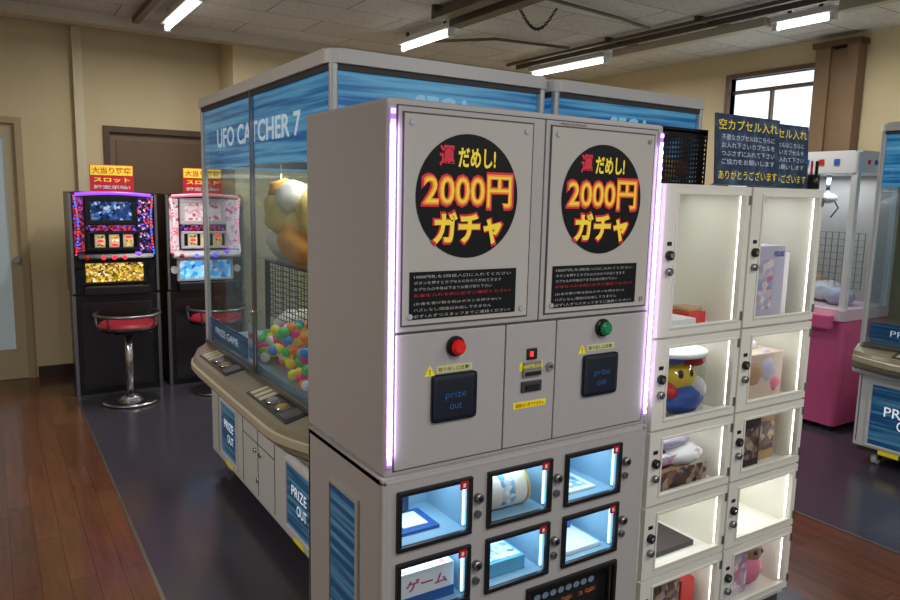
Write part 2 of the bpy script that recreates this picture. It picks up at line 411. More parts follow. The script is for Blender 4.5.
def crane(loc, rz, W=1.79, D=0.96, detail=True, pan=None, light=14):
    group('crane_game_machine', loc, rz)
    box('base_cabinet', 0.01, W-0.01, 0.03, D-0.0, 0.11, 0.66, WHITE, 0.012)
    box('base_plinth', 0.03, W-0.03, 0.06, D-0.03, 0.075, 0.112, GREYD)
    y = 0.03
    pa, pb, pz0, pz1 = pan or (0.22, 0.53, 0.17, 0.46)
    seams = []
    for x in (pa-0.06, 0.62, 0.86, 1.10, W-pa+0.06):
        seams.append((x-0.002, x+0.002, y-0.002, y+0.01, 0.14, 0.62))
    seams += [(0.62, 1.10, y-0.002, y+0.01, 0.40, 0.404)]
    multi('door_seams', seams, GREYD)
    for i, (a, b_) in enumerate(((pa, pb), (W-pb, W-pa))):
        pc = (pz0+pz1)/2; sw = (pb-pa)/0.31
        box('prize_door_panel_%d' % i, a+0.01, b_-0.01, y-0.004, y+0.02, pz0, pz1, BLUEP)
        frame('prize_door_frame_%d' % i, a-0.005, b_+0.005, pz0-0.015, pz1+0.015, y-0.012, y+0.01, 0.018, WHITE, 0.004)
        text('prize_text_%d' % i, 'PRIZE', (a+b_)/2, pc+0.035, 0.17*sw, 0.045*sw, y-0.006, WTEXT, 0.0)
        text('out_text_%d' % i, 'OUT', (a+b_)/2+0.03*sw, pc-0.035, 0.11*sw, 0.045*sw, y-0.006, WTEXT, 0.0)
        box('caution_label_%d' % i, a+0.08, a+0.2, y-0.003, y, pz0-0.05, pz0-0.022, YEL)
    for i, (x, z) in enumerate(((0.66, 0.52), (0.82, 0.36), (0.90, 0.36), (1.06, 0.52), (0.86, 0.22), (0.58, 0.5), (1.14, 0.5))):
        cyl('key_lock_%d' % i, (x, y-0.002, z), 0.013, 0.014, CHROME, 'Y', seg=16)
    for i, (x, yy) in enumerate(((0.12, 0.12), (W-0.12, 0.12), (0.12, D-0.12), (W-0.12, D-0.12))):
        cyl('caster_wheel_%d' % i, (x, yy, 0.035), 0.035, 0.03, PAPER, 'X', seg=20)
        multi('caster_fork_%d' % i, [(x-0.024, x-0.018, yy-0.02, yy+0.02, 0.03, 0.08), (x+0.018, x+0.024, yy-0.02, yy+0.02, 0.03, 0.08), (x-0.03, x+0.03, yy-0.03, yy+0.03, 0.072, 0.08)], STEEL)
    for k, x in enumerate((0.006, W-0.011)):
        box('end_panel_%d' % k, x, x+0.005, 0.1, D-0.08, 0.17, 0.6, WHITE, 0.002)
    xs = [-0.015, 0.0, 0.06, 0.14, 0.24, 0.34]; xs = xs+[W-q for q in reversed(xs)]
    sc = [0.18, 0.30, 0.52, 0.76, 0.95, 1.0]; sc = sc+list(reversed(sc))
    loft('control_counter', [(0.05, 0.60), (-0.085, 0.61), (-0.115, 0.63), (-0.125, 0.66), (-0.125, 0.695), (-0.11, 0.715), (0.035, 0.752), (0.05, 0.752)], xs, sc, COUNTER)
    loft('counter_bumper', [(-0.120, 0.650), (-0.134, 0.656), (-0.136, 0.686), (-0.122, 0.694)], xs, sc, M('bumper', (196, 188, 164), 0.4))
    loft('counter_underside', [(0.03, 0.57), (-0.05, 0.58), (-0.085, 0.605), (0.03, 0.605)], xs, sc, WHITE)
    for k, cx in enumerate((0.50, W-0.46)):
        def onc(nm, x0, x1, y0, y1, h0, h1, mat):
            f = lambda yy: 0.715+(yy+0.11)*0.037/0.145
            prism(nm, [(y0, f(y0)+h0), (y1, f(y1)+h0), (y1, f(y1)+h1), (y0, f(y0)+h1)], x0, x1, mat)
        onc('control_plate_%d' % k, cx-0.26, cx+0.24, -0.085, 0.015, 0.0, 0.004, CPLATE)
        for j, dx in enumerate((-0.03, 0.08)):
            cyl('push_button_%d_%d' % (k, j), (cx+dx, -0.04, 0.742), 0.024, 0.02, M('button_amber', (180, 150, 90), 0.3) if j else M('button_grey', (150, 150, 150), 0.3), bev=0.004)
            cyl('button_ring_%d_%d' % (k, j), (cx+dx, -0.04, 0.737), 0.032, 0.014, CHROME)
        onc('coin_plate_%d' % k, cx+0.14, cx+0.22, -0.075, 0.0, 0.004, 0.008, STEEL)
        for j in range(3):
            onc('label_%d_%d' % (k, j), cx-0.24+j*0.055, cx-0.20+j*0.055, -0.075, 0.005, 0.004, 0.007, M('label_cream', (205, 195, 165), 0.5))
    rbox('prize_deck', 0.01, W-0.01, 0.04, D-0.02, 0.66, 0.79, 0.05, M('deck_pale', (150, 175, 195), 0.4))
    g = [(0.03, W-0.03, 0.012, 0.018, 0.755, 2.03), (0.03, W-0.03, D-0.018, D-0.012, 0.79, 2.03),
         (0.012, 0.018, 0.04, D-0.04, 0.79, 2.03), (W-0.018, W-0.012, 0.04, D-0.04, 0.79, 2.03)]
    for i, q in enumerate(g): pane('glass_pane_%d' % i, *q, GLASS)
    PS = M('post_silver', (205, 208, 210), 0.3, 0.2)
    for i, (x, yy) in enumerate(((0.0, 0.008), (W-0.03, 0.008), (0.0, D-0.038), (W-0.03, D-0.038))):
        rbox('corner_post_%d' % i, x, x+0.03, yy, yy+0.03, 0.745, 2.045, 0.012, PS)
    multi('sliding_glass_edges', [(W*0.5-0.008, W*0.5+0.008, 0.004, 0.022, 0.76, 2.04), (0.03, W-0.03, 0.0, 0.024, 0.752, 0.77)], STEEL)
    cyl('glass_lock', (W*0.5, 0.0, 1.05), 0.012, 0.02, CHROME, 'Y', seg=14)
    rbox('roof_rim', -0.012, W+0.012, -0.005, D+0.01, 2.04, 2.088, 0.05, WHITE, 0.008)
    rbox('roof_gasket', 0.004, W-0.004, 0.008, D-0.008, 2.02, 2.042, 0.03, GREYD)
    box('header_sign_front', 0.03, W-0.03, 0.024, 0.03, 1.72, 2.03, BLUESIGN)
    box('header_sign_back', 0.03, W-0.03, D-0.03, D-0.024, 1.72, 2.03, BLUESIGN)
    box('header_sign_end_a', 0.024, 0.03, 0.04, D-0.04, 1.72, 2.03, BLUESIGN)
    box('header_sign_end_b', W-0.03, W-0.024, 0.04, D-0.04, 1.72, 2.03, BLUESIGN)
    text('header_text', 'UFO CATCHER 7', W*0.49, 1.865, W*0.66, 0.095, 0.0225, WTEXT, 0.02)
    text('end_logo', 'SEGA', D*0.5, 1.925, 0.26, 0.085, W-0.0225, M('logo_pale', (165, 215, 240), 0.4, emit=0.5), 0.03, side='X+')
    text('end_logo_far', 'SEGA', D*0.5, 1.925, 0.26, 0.085, 0.0225, M('logo_pale', (165, 215, 240), 0.4, emit=0.5), 0.03, side='X-')
    multi('gantry_rails', [(0.05, W-0.05, 0.10, 0.13, 1.76, 1.79), (0.05, W-0.05, D-0.13, D-0.10, 1.76, 1.79), (0.16, 0.20, 0.1, D-0.1, 1.73, 1.77), (1.26, 1.30, 0.1, D-0.1, 1.73, 1.77)], STEEL)
    for k, cx in enumerate((0.18, 1.28)):
        cyl('claw_stem_%d' % k, (cx, 0.60, 1.70), 0.02, 0.12, WHITE)
        blob('claw_body_%d' % k, [(cx, 0.60, 1.62, 0.10, 0.08, 0.045, 0), (cx, 0.60, 1.60, 0.07, 0.06, 0.04, 1)], [WHITE, M('claw_grey', (150, 155, 170), 0.3)], sub=3)
        for s in (-1, 1):
            tube('claw_arm_%d_%d' % (k, s), [(cx+s*0.07, 0.60, 1.61), (cx+s*0.13, 0.60, 1.56), (cx+s*0.125, 0.60, 1.49), (cx+s*0.05, 0.60, 1.44)], 0.010, CHROME)
    parts = []
    for i in range(640 if detail else 200):
        x = random.uniform(0.62, W-0.08); yy = random.uniform(0.06, 0.75)
        hgt = 0.17*math.exp(-((x-1.15)/0.45)**2)+0.04
        parts.append((x, yy, 0.812+random.uniform(0, hgt), 0.024, 0.024, 0.024, random.choice([0, 0, 0, 1, 1, 2, 2, 3, 4, 5])))
    blob('prize_balls', parts, BALLM, sub=2)
    box('blue_skirt_sheet', 0.05, 0.86, 0.024, 0.028, 0.79, 0.90, BLUEP)
    text('skirt_text', 'PRIZE GAME', 0.38, 0.845, 0.42, 0.035, 0.022, WTEXT, -0.01)
    w = []; a0 = 0.46
    nx = 30
    for i in range(nx+1): w.append((a0+i*0.04, a0+0.003+i*0.04, 0.22, 0.223, 0.96, 1.24))
    for i in range(11): w.append((a0, a0+nx*0.04, 0.22, 0.223, 0.96+i*0.028, 0.963+i*0.028))
    for i in range(14): w.append((a0, a0+0.003, 0.22+i*0.04, 0.223+i*0.04, 0.96, 1.24))
    for i in range(11): w.append((a0, a0+0.003, 0.22, 0.76, 0.96+i*0.028, 0.963+i*0.028))
    w += [(a0-0.01, a0+0.01, 0.21, 0.23, 0.79, 1.25), (1.64, 1.66, 0.21, 0.23, 0.79, 1.25), (a0-0.01, 1.66, 0.21, 0.23, 1.24, 1.255)]
    multi('wire_partition', w, BLACKM)
    blob('plush_prizes', [(0.66, 0.40, 1.42, 0.24, 0.17, 0.19, 0), (0.60, 0.30, 1.50, 0.15, 0.13, 0.12, 0), (0.74, 0.34, 1.36, 0.14, 0.14, 0.12, 1), (0.52, 0.33, 1.35, 0.11, 0.12, 0.11, 2), (0.70, 0.28, 1.57, 0.10, 0.09, 0.09, 2), (0.56, 0.28, 1.60, 0.08, 0.08, 0.07, 1), (0.85, 0.36, 1.5, 0.12, 0.12, 0.14, 0),
                          (1.15, 0.5, 1.42, 0.18, 0.13, 0.18, 2), (1.25, 0.45, 1.34, 0.12, 0.09, 0.11, 0), (1.42, 0.5, 1.44, 0.14, 0.12, 0.15, 1), (0.30, 0.45, 0.86, 0.14, 0.14, 0.09, 2)], [PLY, PLO, PLW], nz=0.22)
    # white cord bundle hanging by the plush
    pts = [(0.30+0.10*math.cos(t_*0.55)+0.008*t_, 0.36+0.05*math.sin(t_*0.9), 1.52+0.05*math.sin(t_*0.55)-0.004*t_) for t_ in range(34)]
    tube('white_rope_prize', pts, 0.017, PLW)
    tube('prize_cord', [(0.30, 0.36, 1.56), (0.29, 0.36, 1.75)], 0.004, PLW)
    multi('plush_shelf', [(0.42, 1.66, 0.18, 0.76, 1.255, 1.262)], ACRYL)
    multi('shelf_legs', [(0.46, 0.475, 0.74, 0.755, 0.79, 1.255), (1.64, 1.655, 0.74, 0.755, 0.79, 1.255)], PS)
    box('price_card', 0.80, 0.91, 0.010, 0.011, 0.80, 0.98, M('card_blue_grey', (150, 170, 185), 0.5))
    text('price_text', '100円', 0.855, 0.93, 0.09, 0.035, 0.009, RED, 0.02)
    box('price_card_art', 0.815, 0.895, 0.0085, 0.0095, 0.82, 0.89, BLUEP)
    area('cabinet_light', (W/2, D/2, 1.70), W-0.4, 0.5, light, (1.0, 0.98, 0.94))

crane((1.0, 4.14, 0), -math.pi/2)
crane((2.96, 2.36, 0), math.pi/2, detail=False, light=8)
crane((4.50, 2.32, 0), -math.pi/2, detail=False, pan=(0.09, 0.50, 0.14, 0.52), light=10)

# ------------------------------------------------------------ prize vending machine
group('prize_vending_machine', (0.783, 1.5, 0))
Wm, Dm = 0.918, 0.505
ZB, ZT = 0.91, 1.822
box('upper_cabinet', 0, Wm, 0.0, Dm, ZB, ZT, GREYP, 0.010)
Y = -0.004
box('display_door_left', 0.026, 0.462, Y, 0.01, 1.272, 1.804, GREYP, 0.003)
box('display_door_right', 0.466, 0.890, Y, 0.01, 1.272, 1.804, GREYP, 0.003)
box('panel_left', 0.026, 0.354, Y, 0.01, 0.925, 1.266, GREYP, 0.003)
box('panel_center', 0.358, 0.530, Y, 0.01, 0.925, 1.266, GREYP, 0.003)
box('panel_right', 0.534, 0.890, Y, 0.01, 0.925, 1.266, GREYP, 0.003)
multi('seam_shadow_strip', [(0.022, 0.894, -0.001, 0.006, 0.922, 1.807)], GREYD)
SHEET = M('poster_sheet', (188, 184, 177), 0.15)
DISC = M('poster_black', (14, 13, 17), 0.45, spec=0.25)
C_OR = M('print_orange', (248, 150, 45), 0.4, emit=0.15)
C_YE = M('print_yellow', (250, 222, 60), 0.4, emit=0.15)
C_RE = M('print_red', (215, 40, 62), 0.4, emit=0.1)
C_WH = M('print_white', (215, 215, 212), 0.4)
for i, (a, b_, cx) in enumerate(((0.040, 0.418, 0.222), (0.484, 0.872, 0.675))):
    frame('glass_gasket_%d' % i, a-0.004, b_+0.004, 1.286, 1.792, Y-0.003, Y+0.002, 0.004, GREYD)
    box('display_sheet_%d' % i, a, b_, Y-0.004, Y, 1.29, 1.788, SHEET)
    for j, (sx, sz) in enumerate(((a+0.02, 1.31), (b_-0.02, 1.31), (a+0.02, 1.769), (b_-0.02, 1.769))):
        cyl('screw_%d_%d' % (i, j), (sx, Y-0.005, sz), 0.007, 0.006, CHROME, 'Y', seg=12)
    zc = 1.600
    cyl('black_disc_%d' % i, (cx, Y-0.005, zc), 0.151, 0.0016, DISC, 'Y', seg=64)
    yt = Y-0.0072
    text('disc_a_%d' % i, '運', cx-0.066, zc+0.096, 0.044, 0.050, yt, C_RE, 0.03)
    text('disc_a2_%d' % i, 'だめし!', cx+0.022, zc+0.094, 0.112, 0.048, yt, C_YE, 0.03)
    text('disc_bo_%d' % i, '2000円', cx, zc+0.014, 0.276, 0.096, yt, C_RE, 0.06)
    text('disc_b_%d' % i, '2000円', cx, zc+0.014, 0.264, 0.084, yt-0.0008, C_OR, 0.032)
    text('disc_by_%d' % i, '2000円', cx, zc+0.014, 0.254, 0.074, yt-0.0014, C_YE, -0.008)
    text('disc_co_%d' % i, 'ガチャ', cx, zc-0.078, 0.218, 0.094, yt-0.0002, C_RE, 0.062)
    text('disc_c_%d' % i, 'ガチャ', cx, zc-0.078, 0.204, 0.080, yt-0.0010, C_YE, 0.04)
    bx = (0.058, 0.378) if i == 0 else (0.503, 0.826)
    box('notice_board_%d' % i, bx[0], bx[1], Y-0.0058, Y-0.0035, 1.302, 1.418, DISC)
    lines = [('1000円札を2枚投入口に入れてください', C_WH), ('ボタンを押すとカプセルのかわりが出てきます', C_WH), ('カプセルの中身は下までお受け取り下さい', C_WH), ('お金を入れる前に必ずご確認ください!', C_RE), ('(お金を受け取る前はボタンを押さない)', C_WH), ('ハズレなし!現金はお出しできません', C_WH), ('必ず1人ずつスタッフまでご連絡ください!', C_WH)]
    for k, (t_, m_) in enumerate(lines):
        ww = bx[1]-bx[0]-0.03-(k % 3)*0.03
        text('notice_%d_%d' % (i, k), t_, bx[0]+0.012+ww/2, 1.406-k*0.0150-(0.006 if k > 3 else 0), ww, 0.0078, Y-0.0064, m_, -0.008)
text('maker_tag', 'PRIZE STATION', 0.56, 1.7975, 0.09, 0.006, Y-0.001, GREYD)

LEDB = M('led_strip_base', (175, 140, 220), 0.3, emit=0.35)
LEDD = M('led_diode', (225, 165, 255), 0.3, emit=4.5)
for i, x in enumerate((0.011, 0.906)):
    box('led_channel_%d' % i, x-0.008, x+0.008, -0.005, 0.004, 0.935, 1.80, LEDB, 0.002)
    ds = []
    z = 0.945
    while z < 1.79:
        ds.append((x-0.005, x+0.005, -0.008, -0.004, z, z+0.010)); z += 0.024
    multi('led_diodes_%d' % i, ds, LEDD)
    area('led_light_%d' % i, (x, -0.012, 1.36), 0.015, 0.8, 0.8, (0.80, 0.6, 1.0), (math.radians(90), 0, 0))
for i, (x, z, c) in enumerate(((0.194, 1.226, (205, 20, 15)), (0.702, 1.233, (15, 115, 70)))):
    cyl('button_base_%d' % i, (x, -0.010, z), 0.026, 0.014, BLACK, 'Y', bev=0.003)
    cyl('button_cap_%d' % i, (x, -0.024, z), 0.019, 0.02, M('button_cap_%d' % i, c, 0.25, emit=0.2), 'Y', bev=0.005)
    me = bpy.data.meshes.new('t'); cx, cz = x-0.072, z-0.058
    me.from_pydata([(cx-0.016, Y-0.0012, cz-0.013), (cx+0.016, Y-0.0012, cz-0.013), (cx, Y-0.0012, cz+0.015)], [], [(0, 1, 2)])
    addmesh('caution_sign_%d' % i, me, YEL)
    text('caution_mark_%d' % i, '!', cx, cz-0.002, 0.003, 0.015, Y-0.0018, BLACK, 0.02)
    box('caution_label_%d' % i, x-0.053, x+0.055, Y-0.0015, Y, z-0.066, z-0.048, M('cream_label', (215, 215, 150), 0.5))
    text('caution_text_%d' % i, '取り出し口注意!', x, z-0.057, 0.095, 0.011, Y-0.002, BLACK, 0.01)
    zc = 1.095
    box('outlet_flap_%d' % i, x-0.068, x+0.068, -0.016, 0.0, zc-0.062, zc+0.062, M('smoked_acrylic', (24, 30, 44), 0.2), 0.012)
    OB = M('outlet_blue', (35, 95, 150), 0.4, emit=0.25)
    text('outlet_text_a_%d' % i, 'prize', x, zc+0.006, 0.062, 0.022, -0.0175, OB, -0.012)
    text('outlet_text_b_%d' % i, 'out', x, zc-0.022, 0.036, 0.015, -0.0175, OB, -0.012)
box('bill_bezel', 0.415, 0.478, -0.012, 0.0, 1.118, 1.158, M('bezel_grey', (130, 128, 125), 0.4), 0.003)
box('bill_slot', 0.420, 0.474, -0.014, -0.010, 1.122, 1.132, BLACKM)
box('indicator_housing', 0.428, 0.462, -0.010, 0.0, 1.165, 1.196, BLACK, 0.003)
box('indicator_led', 0.436, 0.446, -0.012, -0.009, 1.175, 1.188, M('red_led', (255, 40, 30), 0.3, emit=3))
box('bill_label', 0.405, 0.485, Y-0.0012, Y, 1.135, 1.157, YEL)
text('bill_label_text', '1000円札のみ', 0.445, 1.148, 0.07, 0.011, -0.0128, YEL, 0.02)
box('coin_unit', 0.412, 0.482, -0.010, 0.0, 1.075, 1.105, M('bezel_dark', (60, 60, 62), 0.4), 0.003)
box('coin_return', 0.425, 0.470, -0.014, -0.008, 1.080, 1.094, BLACKM)
cyl('center_key_lock', (0.508, -0.008, 1.140), 0.011, 0.014, CHROME, 'Y', seg=16)
cyl('center_key_lock_core', (0.508, -0.016, 1.140), 0.005, 0.004, GREYD, 'Y', seg=12)
box('notice_yellow', 0.388, 0.502, Y-0.0012, Y, 1.030, 1.048, YEL)
text('notice_yellow_text', '硬貨は使用できません', 0.446, 1.039, 0.1, 0.012, Y-0.002, RED, 0.01)

LX0, LX1, LY0, LZT = -0.010, Wm-0.010, -0.012, 0.905
DB = Dm-0.035
cols = ((0.036, 0.245), (0.311, 0.520), (0.586, 0.795))
rowsz = ((0.722, 0.865), (0.532, 0.675))
holes = [(a, b_, c, d) for a, b_ in cols for c, d in rowsz]
holes += [(0.036, 0.245, 0.342, 0.485), (0.46, 0.80, 0.342, 0.485)]
plate('lower_front', LX0+0.012, LX1-0.012, 0.08, LZT-0.012, holes, LY0, LY0+0.012, GREYP)
multi('lower_corner_frame', [(LX0, LX0+0.014, LY0, LY0+0.02, 0.05, LZT), (LX1-0.014, LX1, LY0, LY0+0.02, 0.05, LZT), (LX0, LX1, LY0, LY0+0.02, LZT-0.013, LZT)], GREYP, 0.004)
multi('lower_shell', [(LX0, LX0+0.012, LY0+0.018, DB, 0.05, LZT), (LX1-0.012, LX1, LY0+0.018, DB, 0.05, LZT), (LX0, LX1, DB-0.01, DB+0.002, 0.05, LZT), (LX0, LX1, LY0+0.018, DB, LZT-0.012, LZT+0.004), (LX0, LX1, LY0+0.018, DB, 0.05, 0.07)], GREYP)
multi('feet', [(0.02, 0.08, 0.03, 0.09, 0, 0.05), (Wm-0.08, Wm-0.02, 0.03, 0.09, 0, 0.05), (0.02, 0.08, DB-0.09, DB-0.03, 0, 0.05), (Wm-0.08, Wm-0.02, DB-0.09, DB-0.03, 0, 0.05)], BLACK)
multi('top_ledge', [(LX0, LX1, LY0+0.002, 0.01, LZT-0.002, LZT+0.006)], GREYP, 0.002)
CELLIN = M('cell_interior', (140, 178, 200), 0.5)
CELLLED = M('cell_led', (170, 225, 255), 0.3, emit=5)
CY = LY0+0.012
def cell(i, a, b_, c, d, dep=0.20):
    multi('cell_shell_%d' % i, [(a-0.006, a, CY, CY+dep, c-0.006, d+0.006), (b_, b_+0.006, CY, CY+dep, c-0.006, d+0.006), (a, b_, CY, CY+dep, c-0.006, c), (a, b_, CY, CY+dep, d, d+0.006), (a-0.006, b_+0.006, CY+dep, CY+dep+0.006, c-0.006, d+0.006)], CELLIN)
    frame('cell_frame_%d' % i, a-0.008, b_+0.008, c-0.008, d+0.008, LY0-0.010, LY0+0.004, 0.013, BLACK, 0.003)
    pane('cell_glass_%d' % i, a+0.004, b_-0.004, LY0-0.004, LY0-0.002, c+0.004, d-0.004, ACRYL)
    cyl('cell_lock_%d' % i, (b_+0.028, LY0-0.008, (c+d)/2+0.015), 0.013, 0.018, STEEL, 'Y', seg=16, bev=0.002)
    cyl('cell_lock_core_%d' % i, (b_+0.028, LY0-0.018, (c+d)/2+0.015), 0.006, 0.004, BLACK, 'Y', seg=12)
    cyl('cell_hinge_%d' % i, (b_+0.028, LY0-0.004, (c+d)/2-0.03), 0.010, 0.012, STEEL, 'Y', seg=12)
    multi('cell_tag_%d' % i, [(b_-0.034, b_-0.010, LY0-0.0115, LY0-0.0095, d-0.020, d+0.002)], RED)
    multi('cell_tag_number_%d' % i, [(b_-0.026, b_-0.018, LY0-0.0125, LY0-0.0112, d-0.014, d-0.004)], PAPER)
    multi('cell_led_%d' % i, [(a+0.002, a+0.006, CY+0.01, CY+0.19, d-0.008, d-0.004), (b_-0.006, b_-0.002, CY+0.004, CY+0.008, c+0.01, d-0.01)], CELLLED)
    area('cell_light_%d' % i, ((a+b_)/2, CY+0.08, d-0.006), 0.18, 0.12, 0.38, (0.70, 0.88, 1.0))
k = 0
for ci, (a, b_) in enumerate(cols):
    for ri, (c, d) in enumerate(rowsz):
        cell(k, a, b_, c, d); k += 1
cell(k, 0.036, 0.245, 0.342, 0.485); k += 1
multi('wide_window_back', [(0.46, 0.80, CY+0.02, CY+0.03, 0.342, 0.485)], BLACKM)
frame('wide_window_frame', 0.452, 0.808, 0.334, 0.493, LY0-0.010, LY0+0.004, 0.013, BLACK, 0.003)
AMB = M('print_amber', (175, 98, 50), 0.4, emit=0.25)
text('wide_window_text', '当たり番号は大当り', 0.63, 0.462, 0.25, 0.012, CY+0.018, AMB, -0.012)
text('wide_window_text2', '●●●●●●●●', 0.63, 0.43, 0.24, 0.020, CY+0.018, M('print_steel', (110, 125, 145), 0.4, emit=0.15), -0.01)
text('wide_window_text3', '1等 2等 3等', 0.63, 0.395, 0.26, 0.016, CY+0.018, AMB, -0.01)
def item_box(nm, cx, w, z, h, y, dp, mat, label=None, lm=None):
    box(nm, cx-w/2, cx+w/2, y, y+dp, z, z+h, mat, 0.002)
    if label: text(nm+'_label', label, cx, z+h*0.62, w*0.75, h*0.35, y-0.001, lm or PAPER, 0.02)
DBL = M('item_navy', (18, 40, 80), 0.4); WBX = M('item_white', (225, 230, 235), 0.4); TEAL = M('item_teal', (90, 165, 200), 0.5)
PUR = M('item_magenta', (190, 60, 120), 0.4); box_blue = M('item_blue_box', (40, 90, 160), 0.4)
ARTA = ramp_mat('box_art_pastel', [(0, (225, 200, 215)), (0.35, (150, 170, 215)), (0.6, (240, 235, 235)), (0.85, (200, 130, 160))], 'VORONOI', 45, 0.4)
ARTB = ramp_mat('box_art_dark', [(0, (45, 35, 40)), (0.4, (120, 80, 60)), (0.65, (190, 170, 150)), (0.85, (70, 60, 90))], 'VORONOI', 50, 0.4)
ARTC = ramp_mat('box_art_bright', [(0, (240, 205, 50)), (0.35, (215, 50, 50)), (0.6, (60, 100, 190)), (0.8, (240, 240, 240))], 'VORONOI', 45, 0.4)
ARTS = ramp_mat('box_art_sea', [(0, (60, 110, 170)), (0.35, (220, 235, 240)), (0.6, (90, 160, 200)), (0.85, (235, 245, 250))], 'VORONOI', 60, 0.4)
box('towel_pack', 0.06, 0.19, 0.04, 0.16, 0.722, 0.732, box_blue, 0.003)
box('towel_pack_art', 0.09, 0.165, 0.06, 0.14, 0.7325, 0.7345, PAPER)
item_box('case_dark', 0.10, 0.10, 0.740, 0.04, 0.14, 0.04, DBL)
cyl('rolled_towel', (0.405, 0.07, 0.775), 0.052, 0.17, M('towel_cream', (232, 226, 212), 0.9, nz=0.06, nscale=60), 'X', bev=0.014)
cyl('rolled_towel_band', (0.405, 0.07, 0.775), 0.0528, 0.045, ARTS, 'X')
cyl('rolled_towel_edge', (0.475, 0.07, 0.775), 0.0526, 0.012, M('towel_gold', (205, 175, 110), 0.8), 'X')
box('magazine_white', 0.61, 0.75, 0.03, 0.18, 0.722, 0.730, WBX, 0.003)
box('magazine_art', 0.63, 0.73, 0.05, 0.16, 0.7302, 0.731, ARTS)
item_box('game_box_low', 0.14, 0.17, 0.532, 0.095, 0.02, 0.1, WBX, 'ゲーム', PUR)
box('game_box_stripe', 0.055, 0.225, 0.018, 0.021, 0.532, 0.56, box_blue)
box('game_box_top_art', 0.07, 0.21, 0.03, 0.11, 0.6271, 0.628, ARTA)
box('blue_card_pack', 0.335, 0.48, 0.03, 0.16, 0.532, 0.575, TEAL, 0.004)
box('blue_card_art', 0.345, 0.47, 0.04, 0.15, 0.5755, 0.5765, ARTS)
box('flat_pack', 0.61, 0.77, 0.02, 0.17, 0.532, 0.545, WBX, 0.003)
item_box('flat_pack_blue', 0.69, 0.13, 0.545, 0.04, 0.14, 0.02, box_blue)
item_box('figure_box_bottom', 0.14, 0.15, 0.342, 0.11, 0.03, 0.1, PUR)
box('side_blue_panel', LX0-0.003, LX0+0.002, 0.13, 0.30, 0.14, 0.80, BLUEP)
multi('side_blue_frame', [(LX0-0.008, LX0+0.002, 0.118, 0.13, 0.128, 0.812), (LX0-0.008, LX0+0.002, 0.30, 0.312, 0.128, 0.812), (LX0-0.008, LX0+0.002, 0.13, 0.30, 0.80, 0.812), (LX0-0.008, LX0+0.002, 0.13, 0.30, 0.128, 0.14)], GREYP)

